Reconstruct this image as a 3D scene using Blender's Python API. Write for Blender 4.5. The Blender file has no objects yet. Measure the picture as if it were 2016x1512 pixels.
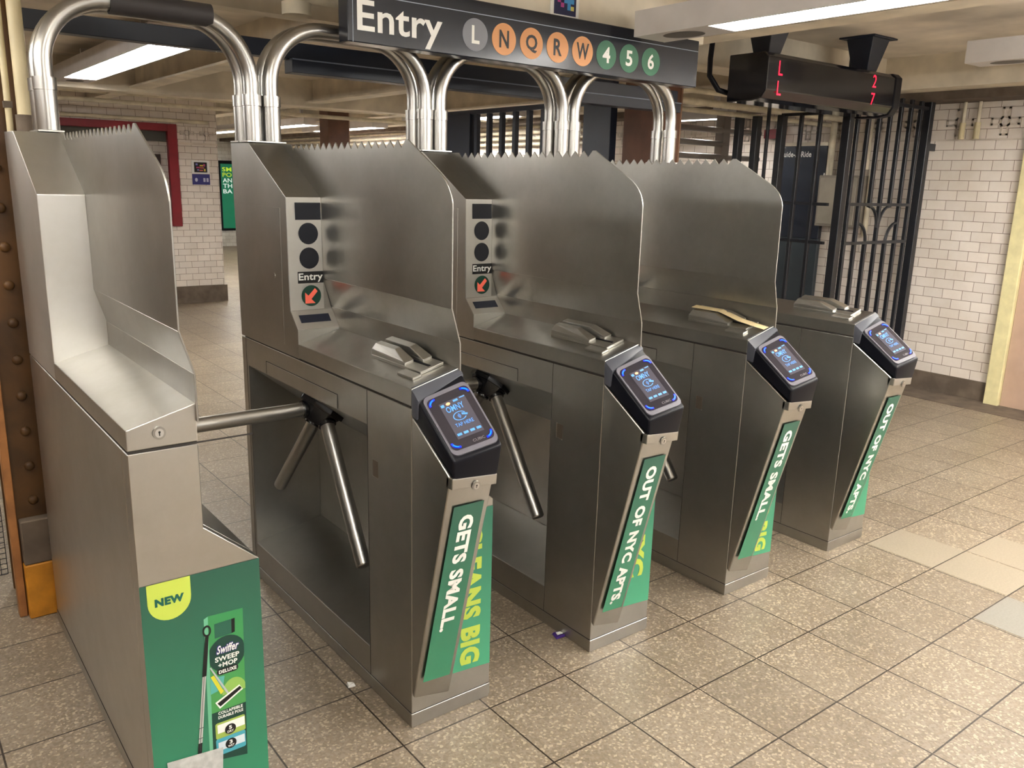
import bpy, bmesh, math, random
from mathutils import Vector, Matrix
random.seed(7)
SC = bpy.context.scene
COL = SC.collection

# ------------------------------------------------------------------ camera
cam_d = bpy.data.cameras.new('camera'); cam = bpy.data.objects.new('camera', cam_d); COL.objects.link(cam)
yaw, pitch, roll, FPX = 0.66224048, 0.23639793, -0.02756807, 1654.586
fw = Vector((math.sin(yaw)*math.cos(pitch), math.cos(yaw)*math.cos(pitch), -math.sin(pitch)))
rt = fw.cross(Vector((0, 0, 1))).normalized(); dn = fw.cross(rt)
c_, s_ = math.cos(roll), math.sin(roll)
r2 = rt*c_ + dn*s_; d2 = -rt*s_ + dn*c_
mw = Matrix((( r2.x, -d2.x, -fw.x, -1.1237), (r2.y, -d2.y, -fw.y, -1.8760), (r2.z, -d2.z, -fw.z, 1.5750), (0, 0, 0, 1)))
cam.matrix_world = mw
cam_d.sensor_fit = 'HORIZONTAL'; cam_d.sensor_width = 36.0; cam_d.lens = FPX/2016*36.0
cam_d.clip_start = 0.05; cam_d.clip_end = 100
SC.camera = cam

# ------------------------------------------------------------------ world, exposure
w = bpy.data.worlds.new('world'); SC.world = w; w.use_nodes = True
w.node_tree.nodes['Background'].inputs[0].default_value = (1.0, 0.94, 0.86, 1)
w.node_tree.nodes['Background'].inputs[1].default_value = 0.24
SC.view_settings.view_transform = 'Standard'; SC.view_settings.look = 'None'
SC.view_settings.gamma = 1.0; SC.view_settings.use_curve_mapping = False
SC.view_settings.exposure = 1.66
TUBE = 30.0          # strength of the fluorescent tubes

# ------------------------------------------------------------------ materials
def srgb(r, g, b):
    f = lambda c: ((c/255)/12.92 if c/255 <= 0.04045 else ((c/255+0.055)/1.055)**2.4)
    return (f(r), f(g), f(b), 1)
MATS = {}
def newmat(name):
    m = bpy.data.materials.new(name); m.use_nodes = True
    nt = m.node_tree; return m, nt, nt.nodes['Principled BSDF']
def plain(name, col, rough=0.6, metal=0.0, emit=None, estr=0.0, noise=0.0, nscale=6.0, coat=0.0, spec=0.5):
    if name in MATS: return MATS[name]
    m, nt, b = newmat(name)
    b.inputs['Base Color'].default_value = col; b.inputs['Roughness'].default_value = rough
    b.inputs['Metallic'].default_value = metal; b.inputs['Specular IOR Level'].default_value = spec
    if coat: b.inputs['Coat Weight'].default_value = coat; b.inputs['Coat Roughness'].default_value = 0.08
    if emit:
        b.inputs['Emission Color'].default_value = emit; b.inputs['Emission Strength'].default_value = estr
    if noise:
        geo = nt.nodes.new('ShaderNodeNewGeometry')
        n = nt.nodes.new('ShaderNodeTexNoise'); n.inputs['Scale'].default_value = nscale; n.inputs['Detail'].default_value = 6
        nt.links.new(geo.outputs['Position'], n.inputs['Vector'])
        r = nt.nodes.new('ShaderNodeValToRGB'); r.color_ramp.elements[0].position = 0.35; r.color_ramp.elements[1].position = 0.68
        k = 1-noise
        r.color_ramp.elements[0].color = (col[0]*k, col[1]*k, col[2]*k, 1); r.color_ramp.elements[1].color = col
        nt.links.new(n.outputs['Fac'], r.inputs['Fac']); nt.links.new(r.outputs['Color'], b.inputs['Base Color'])
    MATS[name] = m; return m
def steel(name, col=(0.59, 0.58, 0.555, 1), r0=0.30, r1=0.38, stretch=(1.6, 1.6, 0.7), dirt=0.16):
    if name in MATS: return MATS[name]
    m, nt, b = newmat(name); N = nt.nodes; L = nt.links
    b.inputs['Metallic'].default_value = 1.0
    geo = N.new('ShaderNodeNewGeometry')
    mp = N.new('ShaderNodeMapping'); mp.inputs['Scale'].default_value = stretch; L.new(geo.outputs['Position'], mp.inputs['Vector'])
    n1 = N.new('ShaderNodeTexNoise'); n1.inputs['Scale'].default_value = 1.6; n1.inputs['Detail'].default_value = 2.5; n1.inputs['Roughness'].default_value = 0.5
    L.new(mp.outputs[0], n1.inputs['Vector'])
    mr = N.new('ShaderNodeMapRange'); mr.inputs['From Min'].default_value = 0.3; mr.inputs['From Max'].default_value = 0.7
    mr.inputs['To Min'].default_value = r0; mr.inputs['To Max'].default_value = r1
    L.new(n1.outputs['Fac'], mr.inputs['Value']); L.new(mr.outputs[0], b.inputs['Roughness'])
    n2 = N.new('ShaderNodeTexNoise'); n2.inputs['Scale'].default_value = 5.0; n2.inputs['Detail'].default_value = 8; n2.inputs['Roughness'].default_value = 0.7
    L.new(geo.outputs['Position'], n2.inputs['Vector'])
    cr = N.new('ShaderNodeValToRGB'); cr.color_ramp.elements[0].position = 0.3; cr.color_ramp.elements[1].position = 0.72
    k = 1-dirt
    cr.color_ramp.elements[0].color = (col[0]*k, col[1]*k, col[2]*k*0.97, 1); cr.color_ramp.elements[1].color = col
    L.new(n2.outputs['Fac'], cr.inputs['Fac']); L.new(cr.outputs['Color'], b.inputs['Base Color'])
    MATS[name] = m; return m
def tilemat(name, axis_u, tile, joint, bw=0.1524, bh=0.0762, off=0.5, u0=0.0, v0=0.0, rough=0.22, mortar=0.0022, vary=0.12, dirty=0.25):
    if name in MATS: return MATS[name]
    m, nt, b = newmat(name); N = nt.nodes; L = nt.links
    geo = N.new('ShaderNodeNewGeometry'); sx = N.new('ShaderNodeSeparateXYZ'); L.new(geo.outputs['Position'], sx.inputs[0])
    cx = N.new('ShaderNodeCombineXYZ')
    au = N.new('ShaderNodeMath'); au.operation = 'ADD'; au.inputs[1].default_value = -u0+100*bw
    av = N.new('ShaderNodeMath'); av.operation = 'ADD'; av.inputs[1].default_value = -v0+100*bh
    L.new(sx.outputs[axis_u], au.inputs[0]); L.new(sx.outputs['Y' if name.startswith('floor') else 'Z'], av.inputs[0])
    L.new(au.outputs[0], cx.inputs[0]); L.new(av.outputs[0], cx.inputs[1])
    br = N.new('ShaderNodeTexBrick'); br.offset = off; br.offset_frequency = 2; br.squash = 1
    br.inputs['Scale'].default_value = 1.0; br.inputs['Brick Width'].default_value = bw; br.inputs['Row Height'].default_value = bh
    br.inputs['Mortar Size'].default_value = mortar; br.inputs['Mortar Smooth'].default_value = 0.1; br.inputs['Bias'].default_value = 0.0
    br.inputs['Color1'].default_value = tile; br.inputs['Color2'].default_value = tuple(c*(1-vary) for c in tile[:3])+(1,)
    br.inputs['Mortar'].default_value = joint
    L.new(cx.outputs[0], br.inputs['Vector'])
    n = N.new('ShaderNodeTexNoise'); n.inputs['Scale'].default_value = 2.2; n.inputs['Detail'].default_value = 8; n.inputs['Roughness'].default_value = 0.65
    L.new(geo.outputs['Position'], n.inputs['Vector'])
    cr = N.new('ShaderNodeValToRGB'); cr.color_ramp.elements[0].position = 0.33; cr.color_ramp.elements[1].position = 0.62
    d = 1-dirty
    cr.color_ramp.elements[0].color = (d, d*0.97, d*0.92, 1); cr.color_ramp.elements[1].color = (1, 1, 1, 1)
    L.new(n.outputs['Fac'], cr.inputs['Fac'])
    mx = N.new('ShaderNodeMix'); mx.data_type = 'RGBA'; mx.blend_type = 'MULTIPLY'; mx.inputs['Factor'].default_value = 1
    L.new(br.outputs['Color'], mx.inputs['A']); L.new(cr.outputs['Color'], mx.inputs['B'])
    last = mx.outputs['Result']
    if name.startswith('floor'):
        vo = N.new('ShaderNodeTexVoronoi'); vo.inputs['Scale'].default_value = 150; L.new(geo.outputs['Position'], vo.inputs['Vector'])
        vr = N.new('ShaderNodeValToRGB'); vr.color_ramp.interpolation = 'CONSTANT'
        els = vr.color_ramp.elements
        els[0].position = 0; els[0].color = (0.78, 0.76, 0.72, 1); els[1].position = 0.28; els[1].color = (1.0, 1.0, 1.0, 1)
        e = els.new(0.62); e.color = (0.9, 0.87, 0.8, 1); e = els.new(0.86); e.color = (1.55, 1.53, 1.45, 1)
        sep = N.new('ShaderNodeSeparateColor'); L.new(vo.outputs['Color'], sep.inputs[0]); L.new(sep.outputs[0], vr.inputs['Fac'])
        m2 = N.new('ShaderNodeMix'); m2.data_type = 'RGBA'; m2.blend_type = 'MULTIPLY'; m2.inputs['Factor'].default_value = 1
        L.new(last, m2.inputs['A']); L.new(vr.outputs['Color'], m2.inputs['B']); last = m2.outputs['Result']
    L.new(last, b.inputs['Base Color'])
    b.inputs['Roughness'].default_value = rough
    bp = N.new('ShaderNodeBump'); bp.inputs['Strength'].default_value = 0.35; bp.inputs['Distance'].default_value = 0.002; bp.invert = True
    L.new(br.outputs['Fac'], bp.inputs['Height']); L.new(bp.outputs[0], b.inputs['Normal'])
    MATS[name] = m; return m
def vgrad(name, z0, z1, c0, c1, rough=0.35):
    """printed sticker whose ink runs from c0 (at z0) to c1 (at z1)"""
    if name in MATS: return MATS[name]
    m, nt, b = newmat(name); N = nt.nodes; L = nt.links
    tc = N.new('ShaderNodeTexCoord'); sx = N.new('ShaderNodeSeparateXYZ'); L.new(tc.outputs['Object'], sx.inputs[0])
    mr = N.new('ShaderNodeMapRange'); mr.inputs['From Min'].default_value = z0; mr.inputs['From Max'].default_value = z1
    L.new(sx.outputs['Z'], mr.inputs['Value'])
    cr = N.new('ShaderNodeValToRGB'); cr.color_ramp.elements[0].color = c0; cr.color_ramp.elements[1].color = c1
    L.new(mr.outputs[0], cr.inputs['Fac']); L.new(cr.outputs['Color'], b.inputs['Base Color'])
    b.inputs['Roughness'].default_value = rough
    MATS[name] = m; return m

STEEL = steel('brushed_steel_shaded', (0.47, 0.462, 0.442, 1))  # base darkened to carry the shade on the turnstile bodies
STEEL_0 = steel('brushed_steel_lit')  # same steel left lighter, for the more brightly lit end cabinet and swipe parts
STEEL_P = steel('pipe_steel', (0.46, 0.45, 0.435, 1), 0.285, 0.34, dirt=0.12)
STEEL_L = steel('light_steel', (0.68, 0.67, 0.65, 1), 0.36, 0.5, dirt=0.10)
STEEL_SH = steel('shield_steel', (0.45, 0.442, 0.418, 1), 0.29, 0.37, (1.4, 1.4, 0.6), dirt=0.2)
GROOVE = plain('dark_groove', srgb(35, 30, 26), 0.7)
BLACK = plain('black_plastic', srgb(11, 12, 20), 0.36, spec=0.22)
HOODM = plain('hood_reflected_grey', srgb(70, 72, 80), 0.42)  # grey takes in the light reflected on the hood top
BEZEL = plain('bezel_reflected_grey', srgb(104, 102, 110), 0.32)  # grey has the light reflected by the dark bezel painted in
GLASS = plain('screen_glass', srgb(44, 41, 48), 0.12, noise=0.0, spec=0.6)
LCD = plain('lcd_glow', srgb(74, 71, 80), 0.12, emit=srgb(92, 96, 110), estr=0.03)
CYAN = plain('cyan_glow', srgb(70, 130, 200), 0.4, emit=(0.10, 0.34, 0.9, 1), estr=0.22)
ORANGE_G = plain('orange_glow', srgb(240, 150, 110), 0.4, emit=(1.0, 0.3, 0.1, 1), estr=0.7)
BLUE = plain('blue_glow', srgb(5, 8, 60), 0.4, emit=(0.0, 0.008, 1.0, 1), estr=2.2)
BLUEC = plain('blue_core', srgb(5, 20, 60), 0.4, emit=(0.0, 0.24, 1.0, 1), estr=0.9)
RED_G = plain('red_glow', srgb(230, 20, 50), 0.4, emit=(1.0, 0.01, 0.04, 1), estr=0.8)
LAMP = plain('dark_lamp', srgb(30, 32, 40), 0.25)
LCDOFF = plain('lcd_off', srgb(38, 42, 56), 0.2)
WHITE = plain('white_ink', srgb(235, 235, 230), 0.5)
CREAMT = plain('cream_ink', srgb(240, 232, 205), 0.5)
LIME = plain('lime_ink', srgb(172, 190, 74), 0.5)
BLACKINK = plain('black_ink', srgb(18, 18, 20), 0.45)
DGREEN = plain('arrow_green', srgb(20, 62, 50), 0.4)
CORAL = plain('arrow_coral', srgb(235, 105, 85), 0.45, emit=srgb(235, 105, 85), estr=0.05)
NAVY = plain('navy_paint', srgb(26, 34, 50), 0.42, noise=0.25)
SIGN = plain('sign_black', srgb(24, 28, 40), 0.22, spec=0.6)
FENCE = plain('black_paint', srgb(24, 26, 32), 0.38)
CREAM = plain('cream_paint', srgb(236, 226, 206), 0.6, noise=0.3, nscale=3.5)
CEIL = plain('ceiling_paint', srgb(238, 229, 214), 0.7, noise=0.36, nscale=2.4)
PIPEC = plain('cream_pipe', srgb(210, 196, 158), 0.5, noise=0.2)
CONDUIT = plain('conduit_paint', srgb(228, 217, 192), 0.5, noise=0.3, nscale=9)
RUST = plain('rust_brown', srgb(104, 66, 44), 0.6, noise=0.35, nscale=8)
OCHRE = plain('ochre_paint', srgb(96, 64, 27), 0.55, noise=0.5, nscale=7)
YELLOW = plain('yellow_paint', srgb(206, 138, 36), 0.55, noise=0.3, nscale=18)
CONCR = plain('grey_base', srgb(112, 98, 84), 0.8, noise=0.4, nscale=9)
REDP = plain('red_paint', srgb(140, 22, 36), 0.4, noise=0.2)
DOORP = plain('door_paint', srgb(186, 158, 138), 0.5, noise=0.12)
DFRAME = plain('door_frame_cream', srgb(226, 216, 166), 0.5, noise=0.15, nscale=14)
FIXT = plain('fixture_grey', srgb(206, 202, 200), 0.5, noise=0.12)
FIXIN = plain('fixture_inside', srgb(225, 220, 205), 0.4)
TUBEM = plain('tube_light', (1, 1, 1, 1), 0.5, emit=(1.0, 0.985, 0.955, 1), estr=TUBE)
TUBEN = plain('tube_light_soft', (1, 1, 1, 1), 0.5, emit=(1.0, 0.985, 0.955, 1), estr=TUBE*0.45)
BOARD = plain('board_blue', srgb(34, 40, 52), 0.3)
BOARD2 = plain('board_lower', srgb(52, 60, 66), 0.35)
TAPE = plain('masking_tape', srgb(226, 206, 160), 0.6)
TILE_R = tilemat('tile_right', 'Y', srgb(240, 231, 222), srgb(150, 136, 122), v0=0.15, u0=0.03, vary=0.1, dirty=0.14)
TILE_B = tilemat('tile_back', 'X', srgb(240, 231, 222), srgb(140, 124, 110), v0=0.205, vary=0.1, dirty=0.14)
TILE_F = tilemat('tile_far', 'X', srgb(235, 235, 230), srgb(170, 165, 155))
FLOOR = tilemat('floor_terrazzo', 'X', srgb(142, 130, 115), srgb(52, 44, 36), 0.305, 0.305, 0.0, 0.245, -0.055, 0.42, 0.0028, 0.16, 0.2)

# ------------------------------------------------------------------ mesh builder
class MB:
    def __init__(s): s.v = []; s.f = []
    def add(s, vs, fs):
        n = len(s.v); s.v += [tuple(v) for v in vs]; s.f += [tuple(i+n for i in f) for f in fs]; return s
    def box(s, x0, x1, y0, y1, z0, z1):
        return s.hexa([(x0,y0,z0),(x1,y0,z0),(x1,y1,z0),(x0,y1,z0),(x0,y0,z1),(x1,y0,z1),(x1,y1,z1),(x0,y1,z1)])
    def hexa(s, p):
        return s.add(p, [(0,3,2,1),(4,5,6,7),(0,1,5,4),(1,2,6,5),(2,3,7,6),(3,0,4,7)])
    def prism(s, A, B):
        n = len(A); return s.add(list(A)+list(B), [tuple(range(n-1,-1,-1)), tuple(range(n,2*n))]+[(i,(i+1)%n,n+(i+1)%n,n+i) for i in range(n)])
    def extr(s, poly, axis, a, b):
        f = {'x': lambda p, t: (t, p[0], p[1]), 'y': lambda p, t: (p[0], t, p[1]), 'z': lambda p, t: (p[0], p[1], t)}[axis]
        return s.prism([f(p, a) for p in poly], [f(p, b) for p in poly])
    def tube(s, path, r, n=16, caps=True, r_end=None):
        P = [Vector(p) for p in path]; rings = []; up = None
        for i, p in enumerate(P):
            t = ((P[i+1]-p) if i == 0 else (p-P[i-1]) if i == len(P)-1 else ((P[i+1]-p).normalized()+(p-P[i-1]).normalized())).normalized()
            if up is None:
                up = Vector((0, 0, 1)) if abs(t.z) < 0.9 else Vector((1, 0, 0))
            u = (up - t*up.dot(t)).normalized(); w_ = t.cross(u); up = u
            rr = r if r_end is None else r+(r_end-r)*i/(len(P)-1)
            rings.append([p+(u*math.cos(2*math.pi*k/n)+w_*math.sin(2*math.pi*k/n))*rr for k in range(n)])
        vs = [q for R in rings for q in R]; fs = []
        for i in range(len(P)-1):
            for k in range(n):
                a = i*n+k; b = i*n+(k+1) % n; fs.append((a, b, b+n, a+n))
        if caps: fs += [tuple(range(n-1, -1, -1)), tuple(range(len(vs)-n, len(vs)))]
        return s.add(vs, fs)
    def mesh(s, name, bevel=0.0, seg=1, smooth=False, ang=40):
        bm = bmesh.new(); vs = [bm.verts.new(v) for v in s.v]
        for f in s.f:
            try: bm.faces.new([vs[i] for i in f])
            except ValueError: pass
        bmesh.ops.recalc_face_normals(bm, faces=bm.faces[:])
        if bevel:
            es = [e for e in bm.edges if len(e.link_faces) == 2 and e.calc_face_angle(0) > math.radians(28)]
            bmesh.ops.bevel(bm, geom=es, offset=bevel, segments=seg, profile=0.6, affect='EDGES', clamp_overlap=True)
        me = bpy.data.meshes.new(name); bm.to_mesh(me); bm.free()
        if smooth:
            me.polygons.foreach_set('use_smooth', [True]*len(me.polygons)); me.set_sharp_from_angle(angle=math.radians(ang))
        return me
    def build(s, name, mat, parent=None, bevel=0.0, seg=1, smooth=False, ang=40, label=None):
        me = s.mesh(name, bevel, seg, smooth, ang); me.materials.append(mat)
        o = bpy.data.objects.new(name, me); COL.objects.link(o); o.parent = parent
        if label: o['label'] = label
        return o
def tag(o, label, cat, group=None, kind=None):
    o['label'] = label; o['category'] = cat
    if group: o['group'] = group
    if kind: o['kind'] = kind
    return o
def thing(name, label, cat, loc=(0, 0, 0), group=None, kind=None):
    o = bpy.data.objects.new(name, None); COL.objects.link(o); o.location = loc; o.empty_display_size = 0.1
    return tag(o, label, cat, group, kind)
def struct(mb, name, mat, bevel=0.0, **k):
    o = mb.build(name, mat, None, bevel, **k); o['kind'] = 'structure'; return o

# ------------------------------------------------------------------ flat decals on a quad: TL, TR, BL, BR seen in reading direction
class Quad:
    def __init__(s, TL, TR, BL, BR):
        s.p = [Vector(TL), Vector(TR), Vector(BL), Vector(BR)]
        s.n = (s.p[2]-s.p[0]).cross(s.p[1]-s.p[0]).normalized()
    def at(s, u, v, h=0.0):
        a = s.p[0].lerp(s.p[1], u); b = s.p[2].lerp(s.p[3], u)
        return a.lerp(b, v) + s.n*h
    def sub(s, u0, v0, u1, v1):
        return Quad(s.at(u0, v0), s.at(u1, v0), s.at(u0, v1), s.at(u1, v1))
    def turned(s):            # reading direction runs down the quad, letter tops to the right
        return Quad(s.p[1], s.p[3], s.p[0], s.p[2])
def patch(q, polys, h, name, mat, parent, label=None, thick=0.0):
    mb = MB()
    for poly in polys:
        top = [q.at(u, v, h) for u, v in poly]
        if thick: mb.prism([q.at(u, v, h-thick) for u, v in poly], top)
        else: mb.add(top, [tuple(range(len(top)))])
    me = bpy.data.meshes.new(name); me.from_pydata(mb.v, [], mb.f)
    if thick:
        bm = bmesh.new(); bm.from_mesh(me); bmesh.ops.recalc_face_normals(bm, faces=bm.faces[:]); bm.to_mesh(me); bm.free()
    else:
        bm = bmesh.new(); bm.from_mesh(me)
        for f in bm.faces:
            f.normal_update()
            if f.normal.dot(q.n) < 0: f.normal_flip()
        bm.to_mesh(me); bm.free()
    me.materials.append(mat); o = bpy.data.objects.new(name, me); COL.objects.link(o); o.parent = parent
    if label: o['label'] = label
    return o
def rect(u0, v0, u1, v1): return [(u0, v0), (u1, v0), (u1, v1), (u0, v1)]
def ell(u, v, ru, rv, n=28, a0=0, a1=360):
    return [(u+ru*math.cos(math.radians(a0+(a1-a0)*i/(n if a1-a0 >= 360 else n-1))), v+rv*math.sin(math.radians(a0+(a1-a0)*i/(n if a1-a0 >= 360 else n-1)))) for i in range(n)]
def rrect(u0, v0, u1, v1, ru, rv, n=6):
    out = []
    for cu, cv, a in ((u1-ru, v0+rv, -90), (u1-ru, v1-rv, 0), (u0+ru, v1-rv, 90), (u0+ru, v0+rv, 180)):
        for i in range(n+1):
            t = math.radians(a+90*i/n); out.append((cu+ru*math.cos(t), cv+rv*math.sin(t)))
    return out
_TXT = {}
def text_mesh(s, bold, shear):
    k = (s, bold, shear)
    if k in _TXT: return _TXT[k]
    cu = bpy.data.curves.new('lettering', 'FONT'); cu.body = s; cu.size = 1.0; cu.offset = bold; cu.shear = shear; cu.space_character = 1.0+bold*1.6; cu.resolution_u = 3
    ob = bpy.data.objects.new('lettering', cu); COL.objects.link(ob); bpy.context.view_layer.update()
    me = bpy.data.meshes.new_from_object(ob.evaluated_get(bpy.context.evaluated_depsgraph_get()))
    bpy.data.objects.remove(ob); bpy.data.curves.remove(cu)
    vs = [v.co.copy() for v in me.vertices]; fs = [tuple(p.vertices) for p in me.polygons]; bpy.data.meshes.remove(me)
    x0 = min(v.x for v in vs); x1 = max(v.x for v in vs); y0 = min(v.y for v in vs); y1 = max(v.y for v in vs)
    _TXT[k] = ([((v.x-x0)/(x1-x0), 1-(v.y-y0)/(y1-y0)) for v in vs], fs); return _TXT[k]
def text(s, q, h, mat, parent, name='lettering', bold=0.0, shear=0.0, label=None):
    """lettering stretched to fill quad q"""
    uv, fs = text_mesh(s, bold, shear)
    me = bpy.data.meshes.new(name); me.from_pydata([q.at(u, v, h) for u, v in uv], [], fs)
    me.materials.append(mat); o = bpy.data.objects.new(name, me); COL.objects.link(o); o.parent = parent
    if label: o['label'] = label
    return o

# ================================================================== SETTING
RX = 5.71
struct(MB().box(-5, RX, -6, 17.2, -0.12, 0), 'floor', FLOOR)
struct(MB().box(-5, RX+0.3, -6, 17.2, 2.54, 2.64), 'ceiling', CEIL)
pt = MB()
for a in ((2.392, 2.688, -0.357, -0.058), (2.392, 2.688, -0.662, -0.363), (2.698, 2.994, -0.662, -0.363)): pt.box(a[0], a[1], a[2], a[3], 0, 0.0008)
struct(pt, 'floor_pale_tiles', plain('pale_tile', srgb(152, 141, 124), 0.45, noise=0.12, nscale=120))
struct(MB().box(2.087, 2.383, -0.967, -0.668, 0, 0.0008), 'floor_grey_tile', plain('grey_tile', srgb(136, 132, 124), 0.45, noise=0.12, nscale=120))
# right wall (with the doorway cut out of it)
wr = MB(); wr.box(RX, RX+0.25, 0.86, 17.2, 0, 1.975); wr.box(RX, RX+0.25, -6, -0.25, 0, 1.975); wr.box(RX, RX+0.25, -0.25, 0.86, 2.06, 2.54)
wr.box(RX, RX+0.25, 0.86, 17.2, 1.975, 2.54); wr.box(RX, RX+0.25, -6, -0.25, 1.975, 2.54)
struct(wr, 'wall_right', TILE_R)
struct(MB().box(RX-0.012, RX, 0.865, 17.0, 0, 0.15), 'baseboard_right', CONCR)
struct(MB().box(RX-0.35, RX-0.012, -2.0, 8, 0.0, 0.004), 'trim_floor_edge', CONCR)
def fret(y, z, s, axis, base, mb, d=0.006):
    """one raised cross-and-corner motif of the frieze, s wide"""
    t = s*0.055
    bars = [(-.12,.12,.10,.44),(-.12,.12,-.44,-.10),(-.44,-.10,-.12,.12),(.10,.44,-.12,.12)]
    for a, b, c, e in bars:
        for (p, q, r_, u) in ((a, b, c, c+.06), (a, b, e-.06, e), (a, a+.06, c, e), (b-.06, b, c, e)):
            if axis == 'x': mb.box(base-d, base+0.002, y+p*s, y+q*s, z+r_*s, z+u*s)
            else: mb.box(y+p*s, y+q*s, base-d, base+0.002, z+r_*s, z+u*s)
fr = MB(); y = 1.05
while y < 8: fret(y, 2.105, 0.23, 'x', RX, fr); y += 0.33
fr.box(RX-0.008, RX+0.002, 0.86, 17, 1.972, 1.984)
struct(fr, 'trim_frieze_right', plain('frieze_tile', srgb(226, 214, 200), 0.35, noise=0.3, nscale=5))
# back pier with the red-framed booth window
BY = 8.8
wb = MB(); wb.box(-5, -0.9, BY, BY+0.3, 0, 2.54); wb.box(2.02, 2.525, BY, BY+8.4, 0, 2.54); wb.box(-0.9, 2.02, BY, BY+0.3, 0, 0.95); wb.box(-0.9, 2.02, BY, BY+0.3, 2.12, 2.54)
struct(wb, 'wall_back', TILE_B)
struct(MB().box(-5, 2.55, BY-0.03, BY, 0, 0.205), 'baseboard_back', CONCR)
fr = MB(); x = 1.0
for x in (2.17, 2.40): fret(x, 2.035, 0.19, 'y', BY, fr)
fr.box(2.02, 2.525, BY-0.012, BY, 1.90, 1.925)
struct(fr, 'trim_frieze_back', plain('frieze_tile2', srgb(222, 208, 192), 0.4, noise=0.3, nscale=5))
wf = MB()
for a in ((-0.86, 1.93, BY-0.05, BY+0.02, 2.04, 2.125), (-0.86, 1.93, BY-0.05, BY+0.02, 0.94, 1.03), (1.93, 2.04, BY-0.05, BY+0.02, 0.94, 2.125), (-0.95, -0.86, BY-0.05, BY+0.02, 0.94, 2.125)): wf.box(*a)
win = wf.build('window_1', REDP, None, 0.004); win['kind'] = 'structure'
ip = MB(); ip.box(-0.9, 2.02, BY+0.25, BY+0.29, 0.95, 2.12)
ip.build('window_back_panel', TILE_B, win)
MB().box(1.2, 1.9, BY+0.19, BY+0.25, 1.45, 1.78).build('window_grille', plain('dark_brown', srgb(62, 46, 40), 0.6), win)
MB().box(-0.9, 2.02, BY+0.1, BY+0.25, 1.93, 2.12).build('window_head_panel', plain('window_head', srgb(86, 84, 76), 0.6), win)
# far end of the passage, side and rear walls behind the photographer
struct(MB().box(2.5, RX+0.3, 17, 17.2, 0, 2.54), 'wall_far', TILE_F)
struct(MB().box(-2.9, -2.7, -6, 8.75, 0, 2.54), 'wall_left_unseen', plain('left_wall_darkened', srgb(120, 96, 72), 0.6, noise=0.4, nscale=2))  # unseen wall, set close and dark to keep light off the left faces
# door in the right wall
dr = MB().box(RX-0.03, RX+0.02, -0.249, 0.759, 0.0, 1.999)
d1 = dr.build('door_1', DOORP, None, 0.003); d1['kind'] = 'structure'
df = MB(); df.box(RX-0.07, RX+0.02, 0.76, 0.865, 0.0, 2.08); df.box(RX-0.07, RX+0.02, -0.35, -0.25, 0, 2.08); df.box(RX-0.07, RX+0.02, -0.25, 0.76, 2.0, 2.08)
df.build('door_frame', DFRAME, d1, 0.006, 2)
hg = MB().box(RX-0.05, RX-0.028, 0.70, 0.745, 1.22, 1.33); hg.build('door_hinge', plain('worn_hinge', srgb(110, 92, 78), 0.5), d1)
# ceiling beams
tn = 0
def beam(x0, x1, y0, y1, z0, z1, mat=CREAM, flange=0.0, axis='y'):
    global tn; tn += 1
    mb = MB()
    if flange:
        t = 0.016; m = (x0+x1)/2 if axis == 'y' else (y0+y1)/2
        if axis == 'y': mb.box(x0, x1, y0, y1, z0, z0+t); mb.box(m-0.012, m+0.012, y0, y1, z0+t, z1)
        else: mb.box(x0, x1, y0, y1, z0, z0+t); mb.box(x0, x1, m-0.012, m+0.012, z0+t, z1)
    else: mb.box(x0, x1, y0, y1, z0, z1)
    return struct(mb, 'trim_%d' % tn, mat)
beam(0.05, 2.3, 1.06, 1.3, 2.255, 2.54)
beam(2.36, 2.52, -5.8, 1.7, 2.3, 2.54, flange=1)
beam(1.02, 1.18, 1.9, 8.8, 2.31, 2.54, flange=1)
beam(-0.7, -0.52, 1.9, 8.8, 2.31, 2.54, flange=1)
beam(2.75, 2.93, 2.2, 17, 2.31, 2.54, flange=1)
beam(4.2, 4.38, 2.2, 17, 2.31, 2.54, flange=1)
beam(-1.5, -1.34, -5.8, 1.4, 2.31, 2.54, flange=1)
beam(2.52, RX, 1.72, 1.98, 2.30, 2.54)
beam(-5, 2.3, 1.9, 2.0, 2.26, 2.54)
beam(-5, RX, 6.7, 6.95, 2.28, 2.54)
beam(5.15, RX, -5.8, 17, 2.31, 2.54)
beam(5.38, RX, -5.8, 17, 2.25, 2.312, CONCR)

# ================================================================== TURNSTILES
OFF = {0: -0.7143, 1: 0.0, 2: 0.71, 3: 1.4355, 4: 2.1543}
def deckz(x): return 1.030+0.275*x
XS = 0.122
cache = {}
def body_mb(k):
    mb = MB()
    ext = k != None
    sec = [(0, 0), (0.28, 0), (0.28, 0.66), (0.152, 0.77), (0.152, 0.975), (0, 0.975)]
    if k == 0:
        mb.extr(sec, 'y', 0.05, 1.25); mb.extr([(0.0, 0), (0.28, 0), (0.28, 0.66), (0.152, 0.77), (0.152, 0.975), (0, 0.975)], 'y', 0.0, 0.047)
        return mb
    mb.extr(sec, 'y', 0, 0.25)
    mb.extr(sec, 'y', 1.195, 1.25)
    mb.extr([(0, 0), (0.28, 0), (0.28, 0.2), (0, 0.145)], 'y', 0.25, 1.195)
    mb.extr([(0.277, 0.2), (0.28, 0.2), (0.28, 0.66), (0.277, 0.66)], 'y', 0.25, 1.195)
    mb.extr([(0, 0.87), (0.28, 0.65), (0.28, 0.66), (0.152, 0.77), (0.152, 0.975), (0, 0.975)], 'y', 0.25, 1.195)
    return mb
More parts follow.
